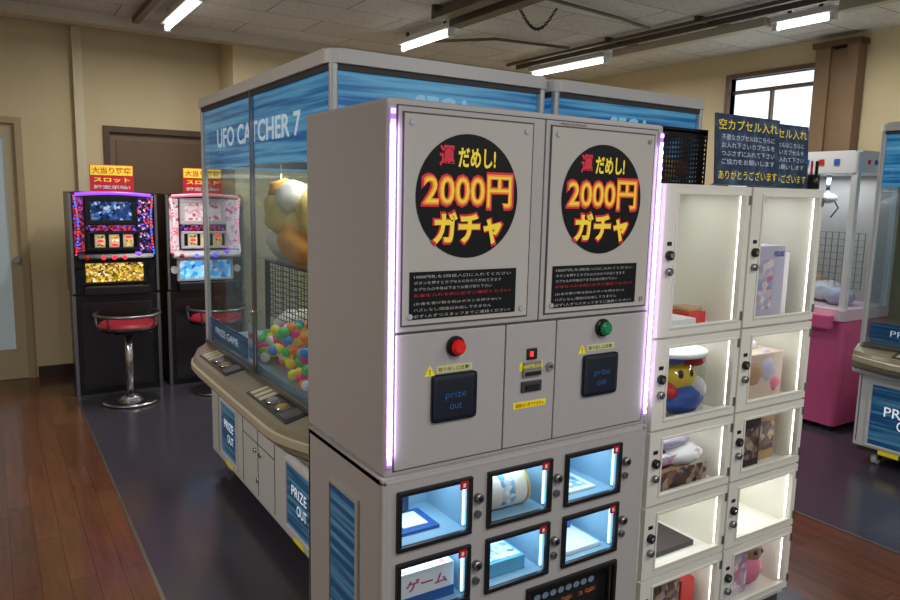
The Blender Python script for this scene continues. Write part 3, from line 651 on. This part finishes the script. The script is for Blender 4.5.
# ------------------------------------------------------------ lockers
LWHITE = M('locker_cream', (224, 222, 212), 0.4, nz=0.03)
LIN = M('locker_interior', (226, 226, 220), 0.5)
LLED = M('locker_led', (255, 252, 246), 0.3, emit=4)
ROWS = [(1.176, 1.654), (0.876, 1.172), (0.622, 0.872), (0.368, 0.618), (0.108, 0.364)]
PCOLS = [M('prize_'+n_, c, 0.5) for n_, c in (('yellow', (240, 205, 40)), ('red', (200, 40, 40)), ('blue', (50, 90, 180)), ('white', (230, 230, 235)), ('tan', (180, 145, 110)), ('pink', (225, 130, 160)), ('dark', (50, 40, 45)), ('lilac', (195, 190, 215)))]
def locker(loc, kind):
    group('prize_locker', loc)
    W, D = 0.420, 0.40
    multi('shell', [(0, 0.012, 0.02, D, 0.08, 1.654), (W-0.012, W, 0.02, D, 0.08, 1.654), (0, W, D-0.01, D, 0.08, 1.654), (0.012, W-0.012, 0.02, D, 1.640, 1.654), (0.012, W-0.012, 0.02, D, 0.08, 0.10)], LWHITE)
    box('plinth', 0.01, W-0.01, 0.03, D-0.02, 0.0, 0.08, GREYD)
    for i, (c, d) in enumerate(ROWS):
        box('shelf_%d' % i, 0.012, W-0.012, 0.02, D-0.01, c-0.01, c+0.004, LIN)
        box('inner_back_%d' % i, 0.012, W-0.012, D-0.016, D-0.010, c, d-0.01, LIN)
        x0, x1 = 0.003, W-0.003
        plate('door_frame_%d' % i, x0, x1, c+0.002, d-0.002, [(x0+0.058, x1-0.028, c+0.032, d-0.030)], 0.0, 0.016, LWHITE)
        frame('door_rim_%d' % i, x0+0.052, x1-0.022, c+0.026, d-0.024, -0.004, 0.004, 0.008, LWHITE, 0.002)
        pane('door_window_%d' % i, x0+0.058, x1-0.028, 0.007, 0.008, c+0.032, d-0.030, ACRYL)
        multi('hinges_%d' % i, [(x1-0.010, x1+0.0, -0.004, 0.0, c+0.03, c+0.06), (x1-0.010, x1, -0.004, 0.0, d-0.06, d-0.03)], STEEL)
        zc = (c+d)/2
        cyl('lock_dial_%d' % i, (0.032, -0.006, zc+0.02), 0.015, 0.012, BLACK, 'Y', seg=20)
        cyl('lock_core_%d' % i, (0.032, -0.014, zc+0.02), 0.007, 0.006, CHROME, 'Y', seg=12)
        cyl('door_knob_%d' % i, (0.032, -0.008, zc-0.03), 0.012, 0.018, STEEL, 'Y', seg=16, bev=0.003)
        box('number_tag_%d' % i, 0.022, 0.042, -0.0015, 0.0, zc+0.05, zc+0.062, BLACK)
        multi('led_strip_%d' % i, [(W-0.024, W-0.018, 0.020, 0.026, c+0.03, d-0.03)], LLED)
        area('shelf_light_%d' % i, (W/2, 0.16, d-0.024), 0.30, 0.2, (0.55, 0.55, 0.45, 0.85, 0.45)[i], (1.0, 0.99, 0.95))
        z = c+0.004
        if kind == 0:
            if i == 0:
                box('small_box_a', 0.12, 0.26, 0.06, 0.16, z, z+0.035, PCOLS[3], 0.003); box('small_box_b', 0.27, 0.36, 0.10, 0.20, z, z+0.045, PCOLS[1], 0.003)
                box('small_box_c', 0.28, 0.35, 0.11, 0.19, z+0.045, z+0.06, PCOLS[4], 0.003)
                multi('air_vent', [(0.17+j*0.018, 0.178+j*0.018, D-0.018, D-0.015, 1.52, 1.58) for j in range(6)], GREYD)
                box('rear_notice', 0.24, 0.34, D-0.018, D-0.0165, 1.36, 1.46, M('notice_grey', (170, 172, 168), 0.5))
            elif i == 1:
                # clear round tub with a yellow character
                cyl('tub_shell', (0.23, 0.13, z+0.11), 0.115, 0.20, ACRYL, 'Z', r2=0.115, seg=36)
                blob('yellow_character', [(0.23, 0.13, z+0.13, 0.095, 0.08, 0.07, 0), (0.20, 0.06, z+0.145, 0.012, 0.01, 0.016, 6), (0.25, 0.06, z+0.145, 0.012, 0.01, 0.016, 6), (0.225, 0.07, z+0.055, 0.09, 0.05, 0.05, 2), (0.27, 0.08, z+0.19, 0.05, 0.05, 0.025, 1), (0.16, 0.08, z+0.09, 0.03, 0.04, 0.03, 1), (0.29, 0.07, z+0.09, 0.035, 0.04, 0.04, 3), (0.18, 0.09, z+0.2, 0.05, 0.05, 0.02, 2)], PCOLS, nz=0.12)
                cyl('tub_lid', (0.23, 0.13, z+0.215), 0.12, 0.014, PCOLS[3], seg=36)
            elif i == 2:
                blob('bag_prize', [(0.22, 0.13, z+0.045, 0.14, 0.08, 0.045, 4), (0.27, 0.11, z+0.10, 0.11, 0.07, 0.035, 3), (0.16, 0.11, z+0.09, 0.07, 0.05, 0.035, 6), (0.24, 0.13, z+0.145, 0.10, 0.05, 0.03, 7)], PCOLS, nz=0.25)
                box('bag_label', 0.12, 0.34, 0.035, 0.040, z+0.02, z+0.08, ARTB)
                box('bag_box', 0.13, 0.33, 0.06, 0.16, z+0.09, z+0.12, ARTA, 0.003)
            elif i == 3:
                box('flat_box', 0.08, 0.36, 0.08, 0.30, z, z+0.020, PCOLS[6], 0.003)
            else:
                box('figure_box_a', 0.10, 0.30, 0.08, 0.2, z, z+0.17, ARTB, 0.003)
                box('figure_box_b', 0.31, 0.38, 0.08, 0.2, z, z+0.13, PCOLS[1], 0.003)
        else:
            if i == 0:
                box('tall_box', 0.13, 0.31, 0.06, 0.17, z, z+0.27, PCOLS[7], 0.003)
                box('tall_box_art', 0.145, 0.24, 0.057, 0.0605, z+0.04, z+0.22, ARTA)
                text('tall_label', 'FIGURE', 0.27, z+0.24, 0.06, 0.02, 0.0585, PCOLS[2], 0.03)
                box('tall_box_b', 0.32, 0.37, 0.08, 0.16, z, z+0.24, PCOLS[3], 0.004)
            elif i == 1:
                box('clear_pack', 0.12, 0.37, 0.07, 0.18, z, z+0.17, M('pack_beige', (205, 185, 170), 0.4), 0.006)
                blob('plush_tan', [(0.20, 0.09, z+0.10, 0.06, 0.03, 0.06, 4), (0.28, 0.09, z+0.11, 0.06, 0.03, 0.065, 7), (0.33, 0.09, z+0.05, 0.04, 0.03, 0.04, 5), (0.24, 0.18, z+0.18, 0.1, 0.05, 0.03, 3)], PCOLS, nz=0.2)
            elif i == 2:
                box('dark_box', 0.10, 0.25, 0.06, 0.16, z, z+0.19, PCOLS[6], 0.003); box('dark_box_art', 0.115, 0.235, 0.057, 0.0605, z+0.03, z+0.15, ARTB)
                box('brown_box', 0.26, 0.37, 0.08, 0.18, z, z+0.20, PCOLS[4], 0.003); box('brown_box_art', 0.27, 0.36, 0.077, 0.0805, z+0.04, z+0.15, ARTB)
            elif i == 3:
                blob('pink_keychain', [(0.085, 0.05, z+0.03, 0.02, 0.02, 0.03, 5), (0.085, 0.05, z+0.075, 0.016, 0.016, 0.02, 5)], PCOLS)
            else:
                box('pink_box', 0.10, 0.24, 0.06, 0.16, z, z+0.18, ARTA, 0.003)
                blob('character_plush', [(0.30, 0.11, z+0.07, 0.07, 0.06, 0.07, 5), (0.30, 0.10, z+0.145, 0.055, 0.05, 0.045, 4), (0.28, 0.055, z+0.15, 0.008, 0.008, 0.01, 6), (0.315, 0.055, z+0.15, 0.008, 0.008, 0.01, 6)], PCOLS, nz=0.15)
locker((1.725, 1.5, 0), 0)
locker((2.150, 1.5, 0), 1)

group('wire_basket', (1.730, 1.57, 1.656))
bw, bd, bh = 0.26, 0.28, 0.175
bs = [(0, bw, 0, bd, 0, 0.004), (0, bw, 0, 0.006, bh-0.02, bh), (0, bw, bd-0.006, bd, bh-0.02, bh), (0, 0.006, 0, bd, bh-0.02, bh), (bw-0.006, bw, 0, bd, bh-0.02, bh)]
for i in range(21):
    x = i*(bw-0.005)/20
    bs += [(x, x+0.005, 0, 0.003, 0, bh), (x, x+0.005, bd-0.003, bd, 0, bh)]
for i in range(22):
    y = i*(bd-0.005)/21
    bs += [(0, 0.003, y, y+0.005, 0, bh), (bw-0.003, bw, y, y+0.005, 0, bh)]
for i in range(12):
    z = i*bh/12
    bs += [(0, bw, 0, 0.003, z, z+0.006), (0, bw, bd-0.003, bd, z, z+0.006), (0, 0.003, 0, bd, z, z+0.006), (bw-0.003, bw, 0, bd, z, z+0.006)]
multi('lattice', bs, BLACKM)
pp = []
for i in range(16):
    pp.append((random.uniform(0.035, bw-0.035), random.uniform(0.035, bd-0.035), random.uniform(0.03, 0.07), 0.028, 0.028, 0.028, random.choice([0, 1, 2, 2])))
blob('capsules', pp, [PCOLS[0], PCOLS[1], PCOLS[6]], sub=2)

SIGNB = ramp_mat('sign_navy', [(0.0, (24, 42, 68)), (0.5, (38, 60, 90)), (0.75, (90, 110, 138))], 'NOISE', 18, 0.3)
def sign(loc, lean):
    e = group('capsule_return_sign', loc)
    e.rotation_euler = (math.radians(-lean), 0, 0)
    box('board', 0, 0.34, 0, 0.006, 0, 0.225, SIGNB, 0.002)
    box('stand_foot', 0.02, 0.32, 0.004, 0.03, 0, 0.004, PAPER)
    text('sign_title', '空カプセル入れ', 0.17, 0.192, 0.31, 0.034, -0.001, C_YE, 0.0)
    for k, t_ in enumerate(('不要なカプセルはこちらに', 'お入れ下さいカプセルを', 'つぶさずに入れて下さい', 'ご協力をお願いします')):
        text('sign_line_%d' % k, t_, 0.17, 0.152-k*0.026, 0.28, 0.018, -0.001, M('sign_pale', (205, 215, 230), 0.5, emit=0.1), -0.003)
    text('sign_thanks', 'ありがとうございます', 0.17, 0.032, 0.31, 0.030, -0.001, C_YE, 0.0)
sign((1.965, 1.510, 1.658), 4)
sign((2.235, 1.570, 1.658), 4)
group('pen_holder', (2.535, 1.525, 1.656))
cyl('cup', (0, 0, 0.025), 0.02, 0.05, BLACK)
for i, (dx, dy) in enumerate(((0.01, 0), (-0.01, 0.005), (0, -0.01))):
    cyl('pen_%d' % i, (dx, dy, 0.06), 0.004, 0.08, [BLACK, RED, BLACKM][i], seg=8)

# ------------------------------------------------------------ pink prize machine
group('capsule_prize_machine', (4.97, 3.48, 0), -math.pi/2)
W, D = 0.80, 0.60
rbox('base', 0, W, 0, D, 0.04, 0.80, 0.03, PINK, 0.01)
multi('feet', [(x, x+0.08, y, y+0.08, 0, 0.04) for x in (0.04, W-0.12) for y in (0.04, D-0.12)], BLACK)
rbox('deck_rim', -0.01, W+0.01, -0.03, D+0.005, 0.80, 0.88, 0.03, M('pale_pink_trim', (232, 200, 212), 0.4), 0.01)
box('prize_door', 0.12, 0.40, -0.006, 0.01, 0.25, 0.52, M('pink_dark', (150, 45, 95), 0.3), 0.01)
frame('prize_door_frame', 0.10, 0.42, 0.23, 0.54, -0.012, 0.01, 0.02, WHITE, 0.004)
box('end_panel', W-0.003, W+0.004, 0.08, D-0.08, 0.12, 0.72, PINK, 0.003)
multi('upper_posts', [(0, 0.045, 0, 0.045, 0.88, 1.82), (W-0.045, W, 0, 0.045, 0.88, 1.82), (0, 0.045, D-0.045, D, 0.88, 1.82), (W-0.045, W, D-0.045, D, 0.88, 1.82)], WHITE, 0.006)
for i, q in enumerate(((0.045, W-0.045, 0.01, 0.016, 0.88, 1.82), (0.01, 0.016, 0.045, D-0.045, 0.88, 1.82), (W-0.016, W-0.01, 0.045, D-0.045, 0.88, 1.82))): pane('glass_pane_%d' % i, *q, GLASS)
box('back_panel', 0.03, W-0.03, D-0.02, D-0.01, 0.88, 1.82, M('pale_panel', (196, 192, 190), 0.5))
rbox('header', -0.005, W+0.005, -0.005, D, 1.82, 1.97, 0.03, WHITE, 0.01)
TB = M('tag_blue', (60, 90, 190), 0.4)
for k in range(6):
    box('header_tag_%d' % k, 0.08+k*0.11, 0.12+k*0.11, -0.009, -0.004, 1.875, 1.915, [RED, TB][k % 2])
for k in range(5):
    box('end_tag_%d' % k, W+0.004, W+0.009, 0.10+k*0.09, 0.13+k*0.09, 1.88, 1.91, [RED, TB][k % 2])
blob('plush_pile', [(0.2, 0.3, 0.95, 0.12, 0.12, 0.07, 7), (0.45, 0.35, 0.96, 0.14, 0.13, 0.08, 3), (0.62, 0.25, 0.94, 0.1, 0.1, 0.07, 7), (0.3, 0.45, 1.0, 0.1, 0.1, 0.07, 4)], PCOLS, nz=0.2)
g = []
for i in range(15): g.append((0.06+i*0.048, 0.064+i*0.048, 0.30, 0.304, 1.0, 1.4))
for i in range(9): g.append((0.06, 0.74, 0.30, 0.304, 1.0+i*0.05, 1.004+i*0.05))
multi('grid_panel', g, STEEL)
cyl('claw_stem', (0.4, 0.35, 1.74), 0.015, 0.16, CHROME)
blob('claw', [(0.4, 0.35, 1.65, 0.07, 0.07, 0.04, 3)], PCOLS)
for s in (-1, 1): tube('claw_arm_%d' % s, [(0.4+s*0.05, 0.35, 1.64), (0.4+s*0.09, 0.35, 1.58), (0.4+s*0.04, 0.35, 1.51)], 0.007, CHROME)
multi('front_counter', [(0.05, W-0.05, -0.09, -0.02, 0.74, 0.84)], PINK, 0.012)
cyl('counter_button', (0.55, -0.055, 0.845), 0.025, 0.02, RED)
area('cabinet_light', (W/2, D/2, 1.80), 0.5, 0.4, 3.5, (1, 0.97, 0.97))

# ------------------------------------------------------------ slot machines
LEDBL = M('led_blue', (60, 90, 255), 0.3, emit=2.5); LEDRD = M('led_red', (255, 40, 60), 0.3, emit=2.0); LEDPU = M('led_violet', (150, 80, 255), 0.3, emit=1.2)
SCR1 = ramp_mat('slot_screen_a', [(0, (8, 10, 20)), (0.45, (20, 60, 120)), (0.6, (180, 200, 230)), (0.66, (15, 20, 40)), (1, (60, 110, 190))], 'VORONOI', 45, 0.2, 0.8)
SCR2 = ramp_mat('slot_screen_b', [(0, (30, 150, 220)), (0.5, (160, 220, 240)), (0.8, (30, 90, 170)), (1, (240, 240, 240))], 'VORONOI', 28, 0.2, 0.9)
GOLD = ramp_mat('slot_gold', [(0, (30, 22, 10)), (0.45, (225, 185, 50)), (0.6, (60, 40, 20)), (0.8, (190, 130, 40)), (1, (255, 250, 200))], 'VORONOI', 70, 0.25, 1.0)
ART = ramp_mat('slot_art', [(0, (10, 8, 20)), (0.30, (14, 12, 30)), (0.36, (70, 80, 250)), (0.46, (12, 10, 26)), (0.7, (30, 16, 40)), (0.76, (255, 70, 90)), (0.84, (40, 20, 60)), (1, (230, 190, 240))], 'VORONOI', 75, 0.3, 1.0)
ARTR = ramp_mat('slot_art_red', [(0, (30, 10, 16)), (0.35, (200, 50, 70)), (0.45, (24, 10, 20)), (0.7, (20, 14, 30)), (0.8, (90, 90, 240)), (1, (190, 40, 80))], 'VORONOI', 70, 0.3, 0.8)
REELW = M('reel_strip', (225, 215, 180), 0.4, emit=0.35)
PINKW = ramp_mat('slot_pinkwhite', [(0, (240, 232, 236)), (0.5, (236, 214, 222)), (0.6, (225, 140, 165)), (0.7, (244, 238, 240)), (0.9, (210, 90, 110))], 'VORONOI', 40, 0.3, 0.3)
def slot(loc, v):
    group('slot_machine', loc)
    W, D = 0.63, 0.50
    dark = M('slot_dark', (26, 24, 28), 0.3)
    trim = CHROME if v == 0 else M('slot_white', (220, 215, 220), 0.3)
    box('stand_cabinet', 0.02, W-0.02, 0.06, D, 0.0, 0.78, dark, 0.006)
    box('stand_door', 0.06, W-0.06, 0.052, 0.062, 0.04, 0.72, M('stand_panel', (40, 37, 42), 0.25), 0.004)
    multi('stand_edges', [(0.0, 0.025, 0.04, 0.08, 0, 0.78), (W-0.025, W, 0.04, 0.08, 0, 0.78)], STEEL, 0.003)
    box('coin_tray', 0.08, W-0.08, -0.06, 0.08, 0.79, 0.86, dark, 0.012)
    box('slot_body', 0.01, W-0.01, 0.06, D, 0.78, 1.57, dark, 0.01)
    box('side_rail_panel', W-0.025, W-0.005, 0.02, 0.07, 0.80, 1.56, STEEL, 0.004)
    box('side_rail_panel_l', 0.005, 0.025, 0.02, 0.07, 0.80, 1.56, STEEL, 0.004)
    box('lower_art', 0.10, W-0.12, 0.03, 0.062, 0.885, 1.03, GOLD if v == 0 else SCR2, 0.004)
    frame('lower_art_frame', 0.08, W-0.10, 0.865, 1.05, 0.02, 0.06, 0.02, dark if v == 0 else trim, 0.005)
    prism('control_ledge', [(0.07, 1.05), (-0.03, 1.055), (-0.04, 1.075), (-0.02, 1.10), (0.07, 1.12)], 0.05, W-0.05, dark if v == 0 else trim, 0.004)
    for i in range(3): cyl('stop_button_%d' % i, (0.22+i*0.075, -0.04, 1.078), 0.016, 0.02, LEDRD if v == 0 else LEDBL, 'Y')
    cyl('start_lever_stem', (0.10, -0.05, 1.08), 0.006, 0.05, CHROME, 'Y', seg=10)
    blob('start_lever_ball', [(0.10, -0.08, 1.08, 0.018, 0.018, 0.018, 0)], [RED], sub=2)
    cyl('max_bet_button', (0.47, -0.01, 1.105), 0.022, 0.02, LEDPU)
    frame('reel_bezel', 0.12, W-0.14, 1.13, 1.27, 0.015, 0.06, 0.02, BLACK if v == 0 else trim, 0.005)
    box('reel_window_back', 0.14, W-0.16, 0.055, 0.062, 1.15, 1.25, BLACKM)
    for i in range(3):
        cyl('reel_%d' % i, (0.21+i*0.10, 0.10, 1.20), 0.072, 0.070, REELW, 'X', seg=32)
        for j, zz in enumerate((1.17, 1.20, 1.23)):
            box('reel_symbol_%d_%d' % (i, j), 0.190+i*0.10, 0.232+i*0.10, 0.018, 0.026, zz-0.009, zz+0.009, [GOLD, LEDRD, GOLD][(i+j) % 3], 0.003)
    box('main_screen', 0.15, W-0.19, 0.03, 0.062, 1.36, 1.50, SCR1 if v == 0 else PINKW, 0.004)
    frame('screen_bezel', 0.115, W-0.155, 1.325, 1.535, 0.010, 0.06, 0.035, BLACK if v == 0 else trim, 0.006)
    box('right_art', W-0.145, W-0.035, 0.04, 0.062, 1.12, 1.53, ART if v == 0 else PINKW, 0.008)
    box('left_art', 0.035, 0.105, 0.04, 0.062, 1.12, 1.53, ARTR if v == 0 else PINKW, 0.008)
    n_ = 18
    for s, xx in ((0, 0.04), (1, W-0.04)):
        pts = [(xx+(0.02 if s == 0 else -0.02)*math.sin(math.pi*i/n_), 0.02-0.02*math.sin(math.pi*i/n_), 1.10+0.44*i/n_) for i in range(n_+1)]
        tube('side_lamp_%d' % s, pts, 0.010, STEEL if v == 0 else M('lamp_white', (250, 225, 235), 0.3, emit=0.5))
        blob('side_led_%d' % s, [(p[0], p[1]-0.010, p[2], 0.008, 0.006, 0.008, 0 if (j//3+s) % 2 else 1) for j, p in enumerate(pts)], [LEDBL, LEDRD] if v == 0 else [M('lamp_white', (250, 225, 235)), LEDRD], sub=1)
        cyl('speaker_%d' % s, (xx+(0.02 if s == 0 else -0.03), 0.03, 0.96), 0.03, 0.04, BLACKM if v == 0 else trim, 'Y')
    pts = [(0.05+i*(W-0.1)/12, 0.02-0.03*math.sin(math.pi*i/12), 1.55+0.015*math.sin(math.pi*i/12)) for i in range(13)]
    tube('top_lamp', pts, 0.013, LEDPU if v == 0 else M('lamp_pink', (235, 150, 170), 0.3, emit=0.4))
    box('top_art', 0.12, W-0.16, 0.035, 0.062, 1.275, 1.320, ARTR, 0.002)
    box('placard', 0.17, W-0.15, 0.14, 0.15, 1.575, 1.78, M('placard_red', (195, 30, 50), 0.4, emit=0.15), 0.002)
    box('placard_strip', 0.175, W-0.155, 0.137, 0.141, 1.70, 1.775, C_YE)
    text('placard_text', '大当り確率', 0.325, 1.737, 0.28, 0.05, 0.136, C_RE, 0.02)
    text('placard_text2', 'スロット', 0.325, 1.665, 0.26, 0.035, 0.138, C_YE, 0.03)
    text('placard_text3', '設定示唆!', 0.325, 1.61, 0.26, 0.03, 0.138, C_WH, 0.03)
slot((0.505, 6.05, 0), 0)
slot((1.19, 6.05, 0), 1)

def stool(loc):
    group('bar_stool', loc)
    cyl('base_disc', (0, 0, 0.012), 0.20, 0.024, CHROME, seg=40, bev=0.006)
    cyl('base_cone', (0, 0, 0.045), 0.10, 0.045, CHROME, r2=0.035, seg=32)
    cyl('column', (0, 0, 0.30), 0.028, 0.54, CHROME)
    cyl('seat_pan', (0, 0, 0.555), 0.13, 0.03, BLACK, r2=0.19, seg=36)
    cyl('seat_cushion', (0, 0, 0.592), 0.205, 0.055, M('seat_red', (165, 32, 48), 0.5), seg=40, bev=0.018)
    cyl('seat_band', (0, 0, 0.578), 0.209, 0.026, BLACK, seg=40)
    pts = [(0.225*math.cos(math.radians(a)), 0.225*math.sin(math.radians(a)), 0.68) for a in range(150, 391, 12)]
    tube('back_rail', pts, 0.012, STEEL)
    for i, a in enumerate((165, 225, 315, 375)):
        c, s = math.cos(math.radians(a)), math.sin(math.radians(a))
        tube('rail_post_%d' % i, [(0.18*c, 0.18*s, 0.555), (0.215*c, 0.215*s, 0.59), (0.225*c, 0.225*s, 0.68)], 0.008, STEEL)
stool((0.84, 5.76, 0))
stool((1.50, 5.78, 0))

# ------------------------------------------------------------ world, camera
w = bpy.data.worlds.new('world'); S.world = w; w.use_nodes = True
bg = w.node_tree.nodes['Background']; bg.inputs[0].default_value = (0.93, 0.96, 1.0, 1); bg.inputs[1].default_value = 0.5

P = None
psi, th, roll = math.radians(32.7), math.radians(8.2), 0.023
F = Vector((math.sin(psi), math.cos(psi), 0)); Z = Vector((0, 0, 1)); R0 = Vector((math.cos(psi), -math.sin(psi), 0))
fwd = F*math.cos(th)-Z*math.sin(th); up0 = Z*math.cos(th)+F*math.sin(th)
cr = (R0+roll*up0).normalized(); cu_ = (up0-roll*R0).normalized()
cam = bpy.data.cameras.new('camera'); co = bpy.data.objects.new('camera', cam); COL.objects.link(co)
m3 = Matrix((cr, cu_, -fwd)).transposed()
co.matrix_world = Matrix.Translation((0, 0, 1.6)) @ m3.to_4x4()
cam.lens = 28.8; cam.sensor_width = 36; cam.clip_start = 0.05
S.camera = co
